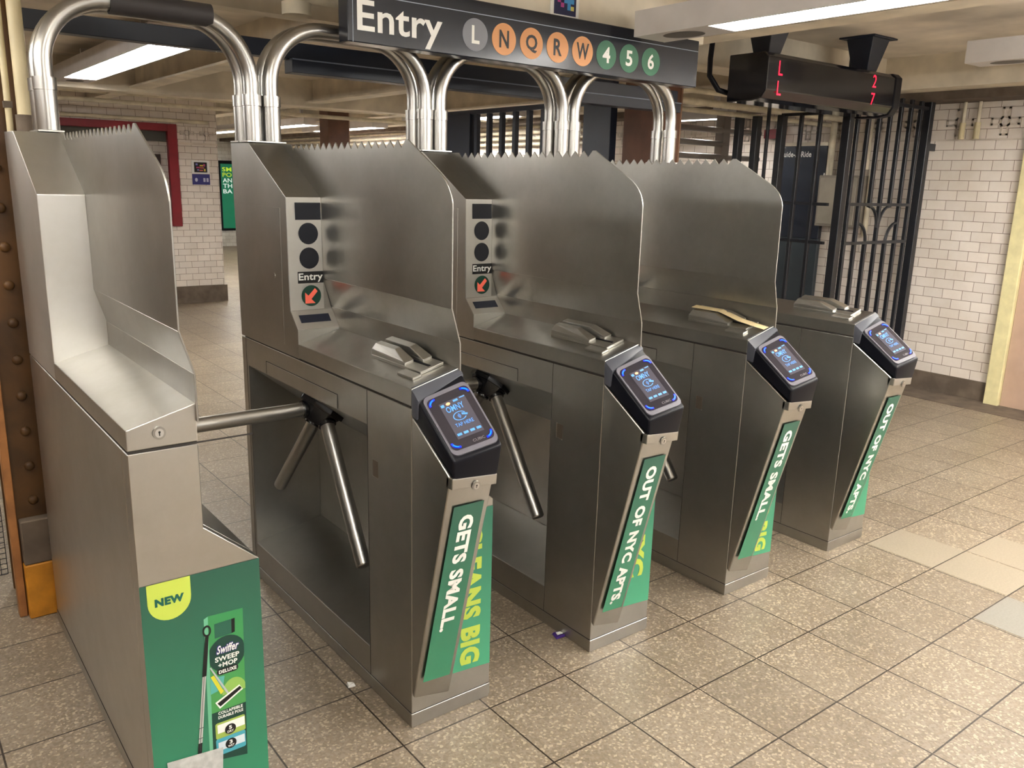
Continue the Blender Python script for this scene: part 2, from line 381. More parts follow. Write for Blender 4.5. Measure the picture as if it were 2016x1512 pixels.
def housing_mb(k):
    if k == 0: prof = [(0.80, 0.98), (0.80, 1.15), (0.80, 1.238), (0.80, 1.506), (1.096, 1.682), (1.27, 1.684), (1.25, 0.98)]
    else: prof = [(0.725, 0.98), (0.725, 1.076), (0.781, 1.133), (0.787, 1.24), (0.79, 1.506), (1.096, 1.682), (1.27, 1.684), (1.25, 0.98)]
    def xr(z): return 0.150 if z <= 1.14 else (0.1225+(1.24-z)/0.10*0.0275 if z < 1.24 else (0.1225 if z < 1.6 else 0.134))
    return MB().prism([(0, y, z) for y, z in prof], [(xr(z), y, z) for y, z in prof])
def shield_mb():
    out = [(1.12, 1.682)]
    n = 18; y1, y0 = 1.02, 0.236; p = (y1-y0)/n
    for i in range(n):
        out.append((y1-p*i, 1.681)); out.append((y1-p*(i+0.5), 1.659))
    out += [(0.236, 1.681), (0.222, 1.681), (0.06, 1.594)]
    for i in range(1, 7):
        t = i/6; out.append(((1-t)**2*0.06+2*t*(1-t)*0.004+t*t*(-0.004), (1-t)**2*1.594+2*t*(1-t)*1.564+t*t*1.515))
    out += [(-0.005, 1.238)]
    up = out+[(0.80, 1.238), (0.80, 1.40), (1.12, 1.6)]
    t = 0.0045; mb = MB()
    mb.prism([(XS, y, z) for y, z in up], [(XS+t, y, z) for y, z in up])
    fl = [(-0.005, 1.238), (-0.005, 1.14), (0.80, 1.14), (0.80, 1.238)]
    xx = lambda z: XS if z > 1.2 else 0.150
    mb.prism([(xx(z), y, z) for y, z in fl], [(xx(z)+t, y, z) for y, z in fl])
    lo = [(-0.005, 1.14), (-0.008, 1.03), (0.80, 1.03), (0.80, 1.14)]
    mb.prism([(0.150, y, z) for y, z in lo], [(0.150+t, y, z) for y, z in lo])
    return mb
def shear_z(mb):
    mb.v = [(x, y, z+0.275*x) for x, y, z in mb.v]; return mb
def seam(mb, pts, r=0.0011):
    for a, b in zip(pts, pts[1:]): mb.tube([a, b], r, 4)
    return mb

NT = 0.0
def unit(k, label):
    T = thing('turnstile' if k else 'turnstile_end_cabinet', label, 'turnstile', (OFF[k], 0, 0), 'stainless steel turnstiles in a row')
    body_mb(k).build('cabinet', STEEL if k else STEEL_0, T, 0.0015)
    pl = MB(); pl.box(-0.0015, 0.2815, -0.0015, 1.2515, 0.008, 0.046)
    pl.build('plinth', STEEL, T, 0.001)
    sm = MB(); seam(sm, [(0.0, 1.25, 0.0475), (0.0, 0.0, 0.0475), (0.28, 0.0, 0.0475)], 0.0014)
    if k:
        seam(sm, [(0, 0.25, 0.05), (0, 0.25, 0.975)]); seam(sm, [(0, 1.209, 0.975), (0, 1.209, 0.05)])
    sm.build('seam', GROOVE, T)
    housing_mb(k).build('display_housing', STEEL_L if k == 0 else STEEL, T, 0.002, 2)
    # deck slab with its tilted top
    y1 = 0.80 if k == 0 else 0.725
    dk = MB().hexa([(0, 0, 0.982), (0.152, 0, 0.982), (0.152, y1, 0.982), (0, y1, 0.982), (0, 0, deckz(0)), (0.152, 0, deckz(0.152)), (0.152, y1, deckz(0.152)), (0, y1, deckz(0))])
    dk.build('deck', STEEL_SH if k else STEEL_0, T, 0.0025, 2)
    MB().box(0.002, 0.150, 0.003, 1.22, 0.973, 0.984).build('deck_gap', GROOVE, T)
    if k != 4: shield_mb().build('serrated_shield', STEEL_SH, T, 0.0008)
    if k == 0:
        lock(T, Quad((0.055, -0.001, 1.03), (0.083, -0.001, 1.03), (0.055, -0.001, 1.0), (0.083, -0.001, 1.0)), 0.0)
        MB().box(0.0, 0.28, -0.0008, 0.0, 0.977, 0.981).build('seam', GROOVE, T)
        poster(T)
        return T
    # side details
    cv = MB(); cv.box(-0.0015, 0.001, 0.446, 1.011, 0.878, 0.917); cv.build('access_cover', STEEL, T, 0.0006)
    s2 = MB(); seam(s2, [(-0.0004, 0.443, 0.874), (-0.0004, 0.443, 0.919), (-0.0004, 1.014, 0.919), (-0.0004, 1.014, 0.874)], 0.0014); s2.build('seam', GROOVE, T)
    MB().box(-0.001, 0.001, 0.84, 1.2, 1.01, 1.47).build('side_panel', STEEL, T, 0.0006)
    MB().tube([(-0.003, 0.905, 1.24), (0.004, 0.905, 1.24)], 0.009, 12).build('panel_lock', STEEL_P, T)
    rc = MB(); rc.box(-0.0008, 0.001, 0.188, 0.218, 0.722, 0.772)
    p_ = rc.build('recessed_latch', plain('latch_dark', srgb(128, 116, 104), 0.4, 0.8), T)
    fr_ = MB(); fr_.box(-0.003, 0.0, 0.2175, 0.2205, 0.722, 0.774); fr_.box(-0.003, 0, 0.188, 0.2205, 0.7185, 0.722); fr_.build('latch_rim', STEEL_P, p_)
    # display panel on the housing
    if k in (1, 2, 3, 4):
        q = Quad((0.0, 0.79, 1.506), (0.1225, 0.79, 1.506), (0.0, 0.781, 1.133), (0.1225, 0.781, 1.133))
        pan = patch(q, [rect(0.01, 0.004, 0.99, 0.995)], 0.0012, 'display_panel', STEEL_L, T, thick=0.0012)
        q2 = Quad((0.0, 0.79, 1.506), (0.1225, 0.79, 1.506), (0.0, 0.781, 1.133), (0.1225, 0.781, 1.133))
        V = lambda z: (1.506-z)/0.373
        patch(q2, [rect(0.24, V(1.489), 0.98, V(1.433))], 0.002, 'display_window', LAMP, pan)
        for z in (1.388, 1.307): patch(q2, [ell(0.60, V(z), 0.285, 0.0355/0.373)], 0.002, 'signal_lamp', LAMP, pan)
        patch(q2, [rect(0.245, V(1.2625), 0.995, V(1.2235))], 0.002, 'entry_plate', BLACKINK, pan)
        text('Entry', q2.sub(0.27, V(1.2575), 0.975, V(1.2265)), 0.0026, WHITE, pan, bold=0.022)
        ar = patch(q2, [ell(0.62, V(1.181), 0.29, 0.0355/0.373)], 0.002, 'arrow_lamp', DGREEN, pan)
        def A(pts): return [(0.62+a*0.30, V(1.181+b*0.0355)) for a, b in pts]
        patch(q2, [A([(-0.62, -0.72), (0.38, -0.72), (-0.02, -0.32), (0.62, 0.40), (0.36, 0.70), (-0.3, 0.02), (-0.62, 0.34)])], 0.003, 'arrow', CORAL, ar)
        q3 = Quad((0, 0.781, 1.133), (0.150, 0.781, 1.133), (0, 0.725, 1.076), (0.150, 0.725, 1.076))
        l_ = patch(q3, [rect(0.006, 0.03, 0.994, 0.97)], 0.0012, 'message_panel', STEEL_L, T, thick=0.0012)
        patch(q3, [rect(0.14, 0.26, 0.86, 0.66)], 0.002, 'message_window', LCDOFF, l_)
    # card swipe on the deck
    sw = shear_z(MB().box(0.066, 0.142, 0.062, 0.345, 1.030, 1.039)).build('card_swipe', STEEL_0, T, 0.0012)
    for (a, b, ya) in ((0.067, 0.099, 0.150), (0.109, 0.141, 0.120)):
        h = MB(); h.prism([(a, 0.345, 1.039), (a, 0.345, 1.055), (a, ya+0.06, 1.055), (a, ya, 1.046), (a, ya, 1.039)],
                          [(b, 0.345, 1.039), (b, 0.345, 1.055), (b, ya+0.06, 1.055), (b, ya, 1.046), (b, ya, 1.039)])
        h.v += []; shear_z(h)
        h2 = MB(); in_ = 0.012
        h2.prism([(a+0.001, 0.347, 1.038), (b-0.001, 0.347, 1.038), (b-0.001, ya, 1.038), (a+0.001, ya, 1.038)], [(a+0.001, 0.347, 1.054), (b-0.001, 0.347, 1.054), (b-0.001, ya, 1.047), (a+0.001, ya, 1.047)])
        lo_ = a+0.002 if a > 0.1 else a+in_; hi_ = b-in_*0.5 if a > 0.1 else b-0.002
        h2.prism([(a+0.001, 0.347, 1.054), (b-0.001, 0.347, 1.054), (b-0.001, ya, 1.047), (a+0.001, ya, 1.047)], [(lo_, 0.338, 1.071), (hi_, 0.338, 1.071), (hi_, ya+0.075, 1.071), (lo_, ya+0.075, 1.071)])
        shear_z(h2); h2.build('guide_rail', STEEL_0, sw, 0.002, 2)
    MB(); shear_z(MB().box(0.1, 0.108, 0.075, 0.34, 1.039, 1.0402)).build('swipe_slot', BLACK, sw)
    shear_z(MB().box(0.034, 0.062, 0.050, 0.135, 1.030, 1.037)).build('step_plate', STEEL_0, T, 0.001)
    reader(T, k)
    nose(T, k)
    tripod(T)
    return T

def lock(P, q, h):
    l = patch(q, [ell(0.5, 0.5, 0.5, 0.5)], h+0.003, 'lock_cylinder', STEEL_P, P, thick=0.004)
    patch(q, [ell(0.5, 0.5, 0.34, 0.34)], h+0.0036, 'lock_core', STEEL_L, l)
    patch(q, [ell(0.5, 0.42, 0.09, 0.09, 12)+[], rect(0.46, 0.45, 0.54, 0.7)], h+0.0042, 'keyhole', BLACKINK, l)
    return l

TLr, TRr = Vector((0.004, 0.008, 1.031)), Vector((0.155, 0.008, 1.073))
BLr, BRr = Vector((0.000, -0.203, 0.885)), Vector((0.146, -0.216, 0.911))
def reader(T, k):
    R = MB().hexa([(0.004, 0.0, 0.955), (0.002, -0.203, 0.834), (0.142, -0.203, 0.822), (0.153, 0.0, 0.975), TLr, BLr, BRr, TRr])
    o = R.build('fare_reader', BLACK, T, 0.009, 3, smooth=True, ang=30)
    q = Quad(TLr, TRr, BLr, BRr)
    # hood wrapping the upper end
    e = 0.0025; up = q.n*e
    v = lambda u, t: q.at(u, t)
    hd = MB()
    A = [v(0, 0)+up+Vector((-e, 0, 0)), v(1, 0)+up+Vector((e, 0, 0)), v(1, 0.10)+up+Vector((e, 0, 0)), v(0, 0.20)+up+Vector((-e, 0, 0))]
    hd.hexa([Vector((-0.0005, 0.0, 0.955)), Vector((0.1575, 0, 0.97)), Vector((0.1575, -0.02, 0.99)), Vector((-0.0015, -0.03, 0.95)), A[0], A[1], A[2], A[3]])
    hd.build('hood', HOODM, o, 0.004, 2, smooth=True, ang=30)
    # bezel, glass, display, lights
    bz = patch(q, [rrect(0.045, 0.19, 0.975, 0.965, 0.12, 0.075)], 0.005, 'bezel', BEZEL, o, thick=0.005)
    gl = patch(q, [rrect(0.085, 0.24, 0.94, 0.91, 0.10, 0.06)], 0.0062, 'screen', GLASS, o, thick=0.001)
    ds = q.sub(0.27, 0.34, 0.80, 0.80)
    patch(ds, [rect(0, 0, 1, 1)], 0.0068, 'display', LCD, gl)
    h = 0.0074
    text('OMNY', ds.sub(0.14, 0.14, 0.80, 0.30), h, CYAN, gl, bold=0.01)
    text('TAP HERE', ds.sub(0.16, 0.62, 0.84, 0.71), h, CYAN, gl, bold=0.0)
    ring = ell(0.48, 0.46, 0.25, 0.115, 32); ring2 = ell(0.48, 0.46, 0.215, 0.098, 32)
    pol = [[ring[i], ring[(i+1) % 32], ring2[(i+1) % 32], ring2[i]] for i in range(3, 30)]
    for j, rr in enumerate((0.05, 0.09, 0.13)):
        a_ = ell(0.38, 0.46, rr, rr*0.62, 9, -55, 55); b_ = ell(0.38, 0.46, rr-0.018, rr*0.62-0.012, 9, -55, 55)
        pol += [[a_[i], a_[i+1], b_[i+1], b_[i]] for i in range(8)]
    pol.append([(0.58, 0.40), (0.78, 0.46), (0.74, 0.50), (0.56, 0.45)])
    patch(ds, pol, h, 'contactless_symbol', CYAN, gl)
    ic = [rect(0.03, 0.05, 0.15, 0.12), rect(0.52, 0.03, 0.70, 0.08), rect(0.78, 0.02, 0.98, 0.045)]
    for i in range(4): ic += [rect(0.05+i*0.245, 0.865, 0.22+i*0.245, 0.925)]
    for r_ in ic: patch(ds, [r_], h, 'card_icon', CYAN, gl)
    patch(ds, [ell(0.31, 0.075, 0.08, 0.035, 14)], h, 'card_icon', ORANGE_G, gl)
    text('CUBIC', q.sub(0.50, 0.855, 0.74, 0.885), h, plain('dim_print', srgb(120, 116, 120), 0.5), gl)
    for cu, cv, a in ((0.25, 0.33, 180), (0.775, 0.33, 270), (0.775, 0.82, 0), (0.25, 0.82, 90)):
        ru, rv = 0.15, 0.075
        pts_o = ell(cu, cv, ru, rv, 9, a, a+90); pts_i = ell(cu, cv, ru*0.76, rv*0.74, 9, a, a+90)
        sg = [[pts_o[i], pts_o[i+1], pts_i[i+1], pts_i[i]] for i in range(8)]
        cl = patch(q, sg, 0.0078, 'corner_light', BLUE, o)
        pts_o = ell(cu, cv, ru*0.92, rv*0.91, 9, a+15, a+75); pts_i = ell(cu, cv, ru*0.79, rv*0.77, 9, a+15, a+75)
        patch(q, [[pts_o[i], pts_o[i+1], pts_i[i+1], pts_i[i]] for i in range(8)], 0.0084, 'light_core', BLUEC, cl)
def nose(T, k):
    y = lambda z: -0.192+(0.835-z)*0.238
    P = MB()
    A = [(0.0, 0.0, 0.115), (0.0, -0.012, 0.105), (0.124, -0.012, 0.082), (0.124, 0.0, 0.078)]
    B = [(0.0, 0.0, 0.955), (0.0, -0.190, 0.836), (0.140, -0.190, 0.824), (0.150, 0.0, 0.955)]
    P.prism(A, B)
    o = P.build('nose_panel', STEEL, T, 0.006, 3, smooth=True, ang=30)
    lp = MB().hexa([(0.0, -0.17, 0.806), (0.0, -0.1995, 0.806), (0.141, -0.1995, 0.796), (0.141, -0.17, 0.796), (0.0, -0.17, 0.838), (0.0, -0.2005, 0.838), (0.142, -0.2005, 0.826), (0.142, -0.17, 0.826)])
    lp.build('lip', STEEL, o, 0.003, 2)
    lock(T, Quad((0.060, -0.203, 0.822), (0.086, -0.203, 0.819), (0.060, -0.197, 0.794), (0.086, -0.197, 0.791)), 0.001)
    q = Quad((0.023, y(0.748), 0.748), (0.120, y(0.748), 0.748), (0.016, y(0.165), 0.165), (0.109, y(0.157), 0.157))
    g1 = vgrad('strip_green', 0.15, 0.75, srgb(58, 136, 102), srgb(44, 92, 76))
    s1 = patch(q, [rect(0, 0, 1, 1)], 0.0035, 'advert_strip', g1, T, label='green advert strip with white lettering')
    words = 'GETS SMALL.' if k in (1, 3) else 'OUT OF NYC APTS.'
    tq = q.turned()
    if k in (1, 3): text(words, tq.sub(0.055, 0.26, 0.705, 0.74), 0.0045, WHITE, s1, bold=0.045)
    else: text(words, tq.sub(0.055, 0.26, 0.955, 0.74), 0.0045, WHITE, s1, bold=0.05)
    top = {1: 0.64, 2: 0.64, 3: 0.64, 4: 0.64}[k]
    q = Quad((0.150, -0.001, top), (0.2785, -0.001, top), (0.137, -0.001, 0.130), (0.2785, -0.001, 0.118))
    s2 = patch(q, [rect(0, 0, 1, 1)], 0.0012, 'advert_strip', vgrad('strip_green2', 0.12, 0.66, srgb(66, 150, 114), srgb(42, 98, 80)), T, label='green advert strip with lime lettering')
    tq = q.turned()
    if k in (1, 3): text('CLEANS BIG', tq.sub(0.10, 0.28, 0.965, 0.80), 0.002, LIME, s2, bold=0.055)
    else: text('NYC', tq.sub(0.40, 0.28, 0.795, 0.80) if k == 2 else tq.sub(0.1, 0.28, 0.46, 0.8), 0.002, LIME, s2, bold=0.055)
def tripod(T):
    H = Vector((0.068, 0.70, 0.812)); L = 0.572
    D = [Vector((-1, 0, 0)), Vector((-0.084, -0.658, -0.749)).normalized(), Vector((0.0, 0.70, -0.714)).normalized()]
    ax = -(D[0]+D[1]+D[2]).normalized()
    hb = MB(); hb.tube([H-ax*0.062, H-ax*0.012], 0.046, 8, r_end=0.078)
    hb.tube([H-ax*0.013, H+ax*0.018], 0.086, 8)
    hb.tube([H-ax*0.070, H-ax*0.055], 0.028, 16)
    for d in D: hb.tube([H, H+d*0.075], 0.031, 16)
    hub = hb.build('tripod_hub', plain('hub_black', srgb(8, 8, 12), 0.2, coat=0.2), T, 0.003, 2, smooth=True, ang=35)
    for d in D:
        mb = MB(); p0 = H+d*0.05; p1 = H+d*(L-0.004); mb.tube([p0, p1], 0.0238, 24); mb.tube([p1, H+d*L], 0.0238, 24, r_end=0.021)
        mb.build('arm', STEEL_P, hub, smooth=True)
def poster(T):
    Q = Quad((0.001, -0.0008, 0.660), (0.2795, -0.0008, 0.660), (0.001, -0.0008, 0.02), (0.2795, -0.0008, 0.02))
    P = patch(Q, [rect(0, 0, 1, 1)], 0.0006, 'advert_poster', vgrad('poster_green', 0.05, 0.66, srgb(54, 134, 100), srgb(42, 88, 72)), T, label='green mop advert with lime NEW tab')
    W_, H_ = 0.2785, 0.64
    h1, h2, h3, h4 = 0.0011, 0.0016, 0.0021, 0.0026
    def cm(*a): return a
    # lime tab
    tab = [(0.053, 0.0), (0.403, 0.0)]+[(0.228+0.175*math.cos(math.radians(t)), 0.075+0.077*math.sin(math.radians(t))) for t in range(0, 181, 12)]
    patch(Q, [tab], h1, 'lime_tab', plain('lime_tab', srgb(186, 204, 84), 0.4), P)
    text('NEW', Q.sub(0.11, 0.059, 0.345, 0.091), h2, plain('teal_ink', srgb(22, 92, 78), 0.45), P, bold=0.06)
    # carton
    ed = lambda v: (0.528+(v-0.182)*(-0.045), 0.832+(v-0.187)*(-0.04))      # left and right edge at height v
    patch(Q, [[(0.492, 0.19), (0.530, 0.182), (0.502, 0.79), (0.47, 0.77)]], h1, 'carton_side', plain('mint_ink', srgb(104, 176, 140), 0.45), P)
    patch(Q, [[(0.528, 0.182), (0.832, 0.187), (ed(0.6)[1], 0.6), (ed(0.6)[0], 0.6)]], h1+0.0001, 'carton_front', vgrad('carton_green', 0.27, 0.54, srgb(74, 150, 80), srgb(58, 140, 84)), P)
    patch(Q, [[(0.578, 0.221), (0.735, 0.219), (0.730, 0.279), (0.575, 0.281)]], h2, 'carton_handle', plain('handle_teal', srgb(38, 92, 74), 0.45), P)
    patch(Q, [[(0.727, 0.219), (0.757, 0.218), (0.752, 0.276), (0.722, 0.278)]], h2+0.0001, 'carton_handle', BLACKINK, P)
    patch(Q, [[(max(ed(b)[0], min(ed(b)[1], a)), b) for a, b in ell(0.672, 0.356, 0.165, 0.075)]], h2, 'carton_badge', plain('badge_green', srgb(22, 62, 52), 0.45), P)
    text('Swiffer', Q.sub(0.575, 0.312, 0.785, 0.352), h4, plain('violet_ink', srgb(64, 48, 124), 0.45), P, bold=0.075, shear=0.35)
    text('Swiffer', Q.sub(0.582, 0.315, 0.778, 0.349), h4+0.0006, WHITE, P, bold=0.02, shear=0.35)
    text('SWEEP', Q.sub(0.565, 0.361, 0.780, 0.382), h3, WHITE, P, bold=0.03); text('+MOP', Q.sub(0.590, 0.388, 0.760, 0.408), h3, WHITE, P, bold=0.03)
    patch(Q, [rrect(0.575, 0.413, 0.765, 0.440, 0.03, 0.0133)], h3, 'black_pill', BLACKINK, P); text('DELUXE', Q.sub(0.592, 0.419, 0.748, 0.434), h4, WHITE, P, bold=0.035)
    patch(Q, [[(min(a, ed(b)[1]), b) for a, b in ell(0.72, 0.53, 0.11, 0.062, 24, 180, 360)]], h2, 'carton_swoosh', plain('lime_soft', srgb(140, 182, 88), 0.45), P)
    patch(Q, [[(0.515, 0.44), (0.64, 0.448), (0.62, 0.50), (0.513, 0.51)]], h2, 'carton_swoosh', plain('aqua_ink', srgb(84, 168, 160), 0.45), P)
    patch(Q, [[(0.515, 0.397), (0.527, 0.395), (0.668, 0.524), (0.655, 0.53)]], h3, 'small_mop_pole', plain('pole_grey', srgb(176, 182, 182), 0.4), P)
    patch(Q, [[(0.519, 0.436), (0.548, 0.432), (0.625, 0.512), (0.598, 0.522)]], h3, 'yellow_label', plain('yellow_ink', srgb(206, 202, 56), 0.45), P)
    patch(Q, [[(0.545, 0.551), (0.765, 0.506), (0.795, 0.530), (0.582, 0.582)]], h3, 'mop_pad', WHITE, P)
    patch(Q, [[(0.562, 0.556), (0.768, 0.512), (0.785, 0.524), (0.588, 0.573)]], h4, 'mop_head', BLACKINK, P)
    patch(Q, [[(ed(0.591)[0], 0.593), (ed(0.591)[1], 0.591), (0.806, 0.825), (0.50, 0.80)]], h2, 'carton_base', plain('badge_green', srgb(22, 62, 52), 0.45), P)
    text('COLLAPSIBLE', Q.sub(0.565, 0.595, 0.785, 0.608), h3, WHITE, P, bold=0.03); text('DURABLE POLE', Q.sub(0.563, 0.613, 0.787, 0.626), h3, WHITE, P, bold=0.03)
    patch(Q, [rrect(0.532, 0.642, 0.800, 0.712, 0.02, 0.008)], h3, 'lime_card', plain('lime_card', srgb(156, 182, 84), 0.45), P)
    patch(Q, [rect(0.55, 0.650, 0.795, 0.688)], h4, 'white_sheet', WHITE, P)
    patch(Q, [ell(0.663, 0.683, 0.05, 0.022)], h4+0.0006, 'black_dot', BLACKINK, P); text('5', Q.sub(0.649, 0.668, 0.677, 0.684), h4+0.0012, WHITE, P, bold=0.03); text('DRY', Q.sub(0.634, 0.688, 0.692, 0.698), h4+0.0012, WHITE, P, bold=0.02)
    patch(Q, [rrect(0.530, 0.711, 0.797, 0.785, 0.02, 0.008)], h3, 'aqua_card', plain('aqua_card', srgb(70, 160, 178), 0.45), P)
    patch(Q, [rect(0.55, 0.728, 0.788, 0.764)], h4, 'pale_sheet', plain('pale_sheet', srgb(206, 218, 226), 0.5), P)
    patch(Q, [ell(0.661, 0.747, 0.05, 0.022)], h4+0.0006, 'black_dot', BLACKINK, P); text('3', Q.sub(0.647, 0.732, 0.675, 0.748), h4+0.0012, WHITE, P, bold=0.03); text('WET', Q.sub(0.632, 0.752, 0.69, 0.762), h4+0.0012, WHITE, P, bold=0.02)
    # long mop pole
    silver = plain('silver_ink', srgb(184, 184, 180), 0.35)
    patch(Q, [[(0.452, 0.422), (0.482, 0.422), (0.405, 0.735), (0.372, 0.735)]], h2, 'mop_pole', silver, P)
    patch(Q, [[(0.463, 0.422), (0.468, 0.422), (0.390, 0.735), (0.385, 0.735)], rect(0.388, 0.635, 0.435, 0.638), rect(0.378, 0.678, 0.424, 0.681)], h3, 'pole_line', plain('pole_dark', srgb(70, 72, 74), 0.4), P)
    patch(Q, [[(0.495, 0.262), (0.525, 0.262), (0.485, 0.424), (0.448, 0.424)]], h3, 'mop_grip', BLACKINK, P)
    ro, ri = ell(0.512, 0.240, 0.036, 0.024, 24), ell(0.512, 0.240, 0.022, 0.0155, 24)
    patch(Q, [[ro[i], ro[(i+1) % 24], ri[(i+1) % 24], ri[i]] for i in range(24)], h3, 'mop_loop', BLACKINK, P)
    patch(Q, [[(0.378, 0.700), (0.413, 0.700), (0.402, 0.745), (0.368, 0.745)]], h3, 'pole_tip', BLACKINK, P)
    patch(Q, [[(0.106, 0.730), (0.589, 0.752), (0.568, 0.90), (0.12, 0.90)]], h3+0.0012, 'marble_block', plain('marble_ink', srgb(196, 198, 196), 0.4, noise=0.25, nscale=60), P)

U = {}
U[0] = unit(0, 'nearest steel end cabinet at left, with the green mop advert on its foot')
U[1] = unit(1, 'turnstile nearest the green mop advert, with GETS SMALL and CLEANS BIG strips')
U[2] = unit(2, 'turnstile with both an OUT OF NYC APTS strip and a lime NYC strip')
U[3] = unit(3, 'turnstile with tan tape over its card slot and a GETS SMALL strip')
U[4] = unit(4, 'last turnstile beside the black railings, the one without a serrated shield')

# tape over the slot of the fourth cabinet, litter
tp = MB(); path = [(0.352, 1.0985), (0.215, 1.0985), (0.118, 1.0755), (0.064, 1.068), (0.0, 1.0605)]
for (ya, za), (yb, zb) in zip(path, path[1:]):
    x0, x1 = OFF[3]+0.088, OFF[3]+0.118
    tp.hexa([(x0, ya, za+0.0015), (x1, ya, za+0.008), (x1, yb, zb+0.008), (x0, yb, zb+0.0015), (x0, ya, za+0.0025), (x1, ya, za+0.009), (x1, yb, zb+0.009), (x0, yb, zb+0.0025)])
tag(tp.build('tape_strip', TAPE), 'strip of tan masking tape stuck along a card reader slot', 'tape')
wp = MB(); wp.hexa([(0.672, 0.13, 0.001), (0.715, 0.128, 0.001), (0.728, 0.160, 0.001), (0.682, 0.166, 0.001), (0.674, 0.132, 0.006), (0.714, 0.130, 0.009), (0.726, 0.158, 0.006), (0.684, 0.164, 0.008)])
W_ = wp.build('candy_wrapper', plain('purple_foil', srgb(70, 40, 130), 0.3)); tag(W_, 'small purple wrapper on the floor against the middle turnstile', 'wrapper')
wq = MB().hexa([(0.685, 0.140, 0.0085), (0.712, 0.138, 0.0095), (0.718, 0.152, 0.008), (0.69, 0.156, 0.009), (0.685, 0.14, 0.010), (0.712, 0.138, 0.011), (0.718, 0.152, 0.0095), (0.69, 0.156, 0.0105)])
wq.build('white_print', WHITE, W_)
lt = MB(); lt.hexa([(-0.06, 0.288, 0.0005), (-0.036, 0.284, 0.0005), (-0.034, 0.305, 0.0005), (-0.055, 0.312, 0.0005), (-0.058, 0.29, 0.008), (-0.04, 0.288, 0.012), (-0.038, 0.302, 0.006), (-0.053, 0.309, 0.009)])
tag(lt.build('paper_scrap', WHITE), 'tiny white paper scrap on the floor beside a turnstile base', 'litter')

# ================================================================== ARCHED PIPES
ARCH = 'steel pipe arches over the turnstile lanes'
lane = {0: 'end cabinet and the first turnstile', 1: 'first and second turnstiles', 2: 'second and third turnstiles', 3: 'third and last turnstiles'}
for k in range(4):
    for y, which in ((1.135, 'front'), (1.215, 'rear')):
        xa = OFF[k]+0.104; xb = OFF[k+1]+(0.034 if y < 1.2 else 0.030)
        a = thing('pipe_arch', '%s brushed steel pipe arch joining the %s' % (which, lane[k]), 'pipe arch', ((xa+xb)/2, y, 1.684), ARCH)
        if k == 0 and y < 1.2: ARCH0 = a
        L = lambda p: (p[0]-(xa+xb)/2, p[1]-y, p[2]-1.684)
        R_ = 0.20; zt = 2.085; path = [(xa, y, 1.70)]
        for i in range(13):
            t = math.radians(180-90*i/12); path.append((xa+R_+R_*math.cos(t), y, zt-R_+R_*math.sin(t)))
        for i in range(13):
            t = math.radians(90-90*i/12); path.append((xb-R_+R_*math.cos(t), y, zt-R_+R_*math.sin(t)))
        path.append((xb, y, 1.70))
        MB().tube([L(p) for p in path], 0.0265, 24).build('pipe', STEEL_P, a, smooth=True, ang=50)
        for x in (xa, xb):
            cm = MB(); cm.tube([L((x, y, 1.69)), L((x, y, 1.807))], 0.0315, 24)
            cm.build('sleeve', STEEL_P, a, smooth=True, ang=50)
            MB().tube([L((x, y, 1.808)), L((x, y, 1.845))], 0.0335, 24).build('collar', STEEL_P, a, smooth=True, ang=50)
            fx0, fx1 = (x-0.036, x+0.036)
            MB().box(fx0-(xa+xb)/2, fx1-(xa+xb)/2, -0.039, 0.039, 0.0005, 0.006).build('flange', STEEL_L, a, 0.001)
# dark sleeve wrapped round the first arch
sl = MB(); n = 24; vs = []
for x, r in ((-0.41, 0.036), (-0.095, 0.036), (-0.095, 0.0275), (-0.41, 0.0275)): vs += [(x, 1.135+r*math.cos(2*math.pi*i/n), 2.085+r*math.sin(2*math.pi*i/n)) for i in range(n)]
sl.add(vs, [(a*n+i, a*n+(i+1) % n, ((a+1) % 4)*n+(i+1) % n, ((a+1) % 4)*n+i) for a in range(4) for i in range(n)])
wr_ = sl.build('rubber_wrap', plain('dark_rubber', srgb(46, 42, 42), 0.6), ARCH0, smooth=True, ang=50, label='dark rubber wrap'); wr_.location = -ARCH0.location

# ================================================================== SIGN OVER THE TURNSTILES
SY = 0.985
sg = thing('entry_sign', 'long black overhead sign reading Entry with train line bullets', 'sign', (1.26, SY, 2.145))
MB().box(-0.925, 0.925, 0, 0.074, -0.105, 0.105).build('sign_box', SIGN, sg, 0.003)
def sq(x0, z1, x1, z0): return Quad((x0-1.26, 0, z1-2.145), (x1-1.26, 0, z1-2.145), (x0-1.26, 0, z0-2.145), (x1-1.26, 0, z0-2.145))
patch(sq(0.352, 2.203, 2.18, 2.200), [rect(0, 0, 1, 1)], 0.0008, 'white_rule', plain('rule_grey', srgb(150, 158, 170), 0.5), sg)
patch(sq(0.352, 2.25, 0.3545, 2.04), [rect(0, 0, 1, 1)], 0.0008, 'end_rule', plain('rule_grey', srgb(150, 158, 170), 0.5), sg)
text('Entry', sq(0.370, 2.184, 0.727, 2.048), 0.001, WHITE, sg, bold=0.016)
GREYB = plain('bullet_grey', srgb(128, 130, 138), 0.5); ORB = plain('bullet_orange', srgb(214, 152, 98), 0.5); GRB = plain('bullet_green', srgb(60, 112, 86), 0.5)
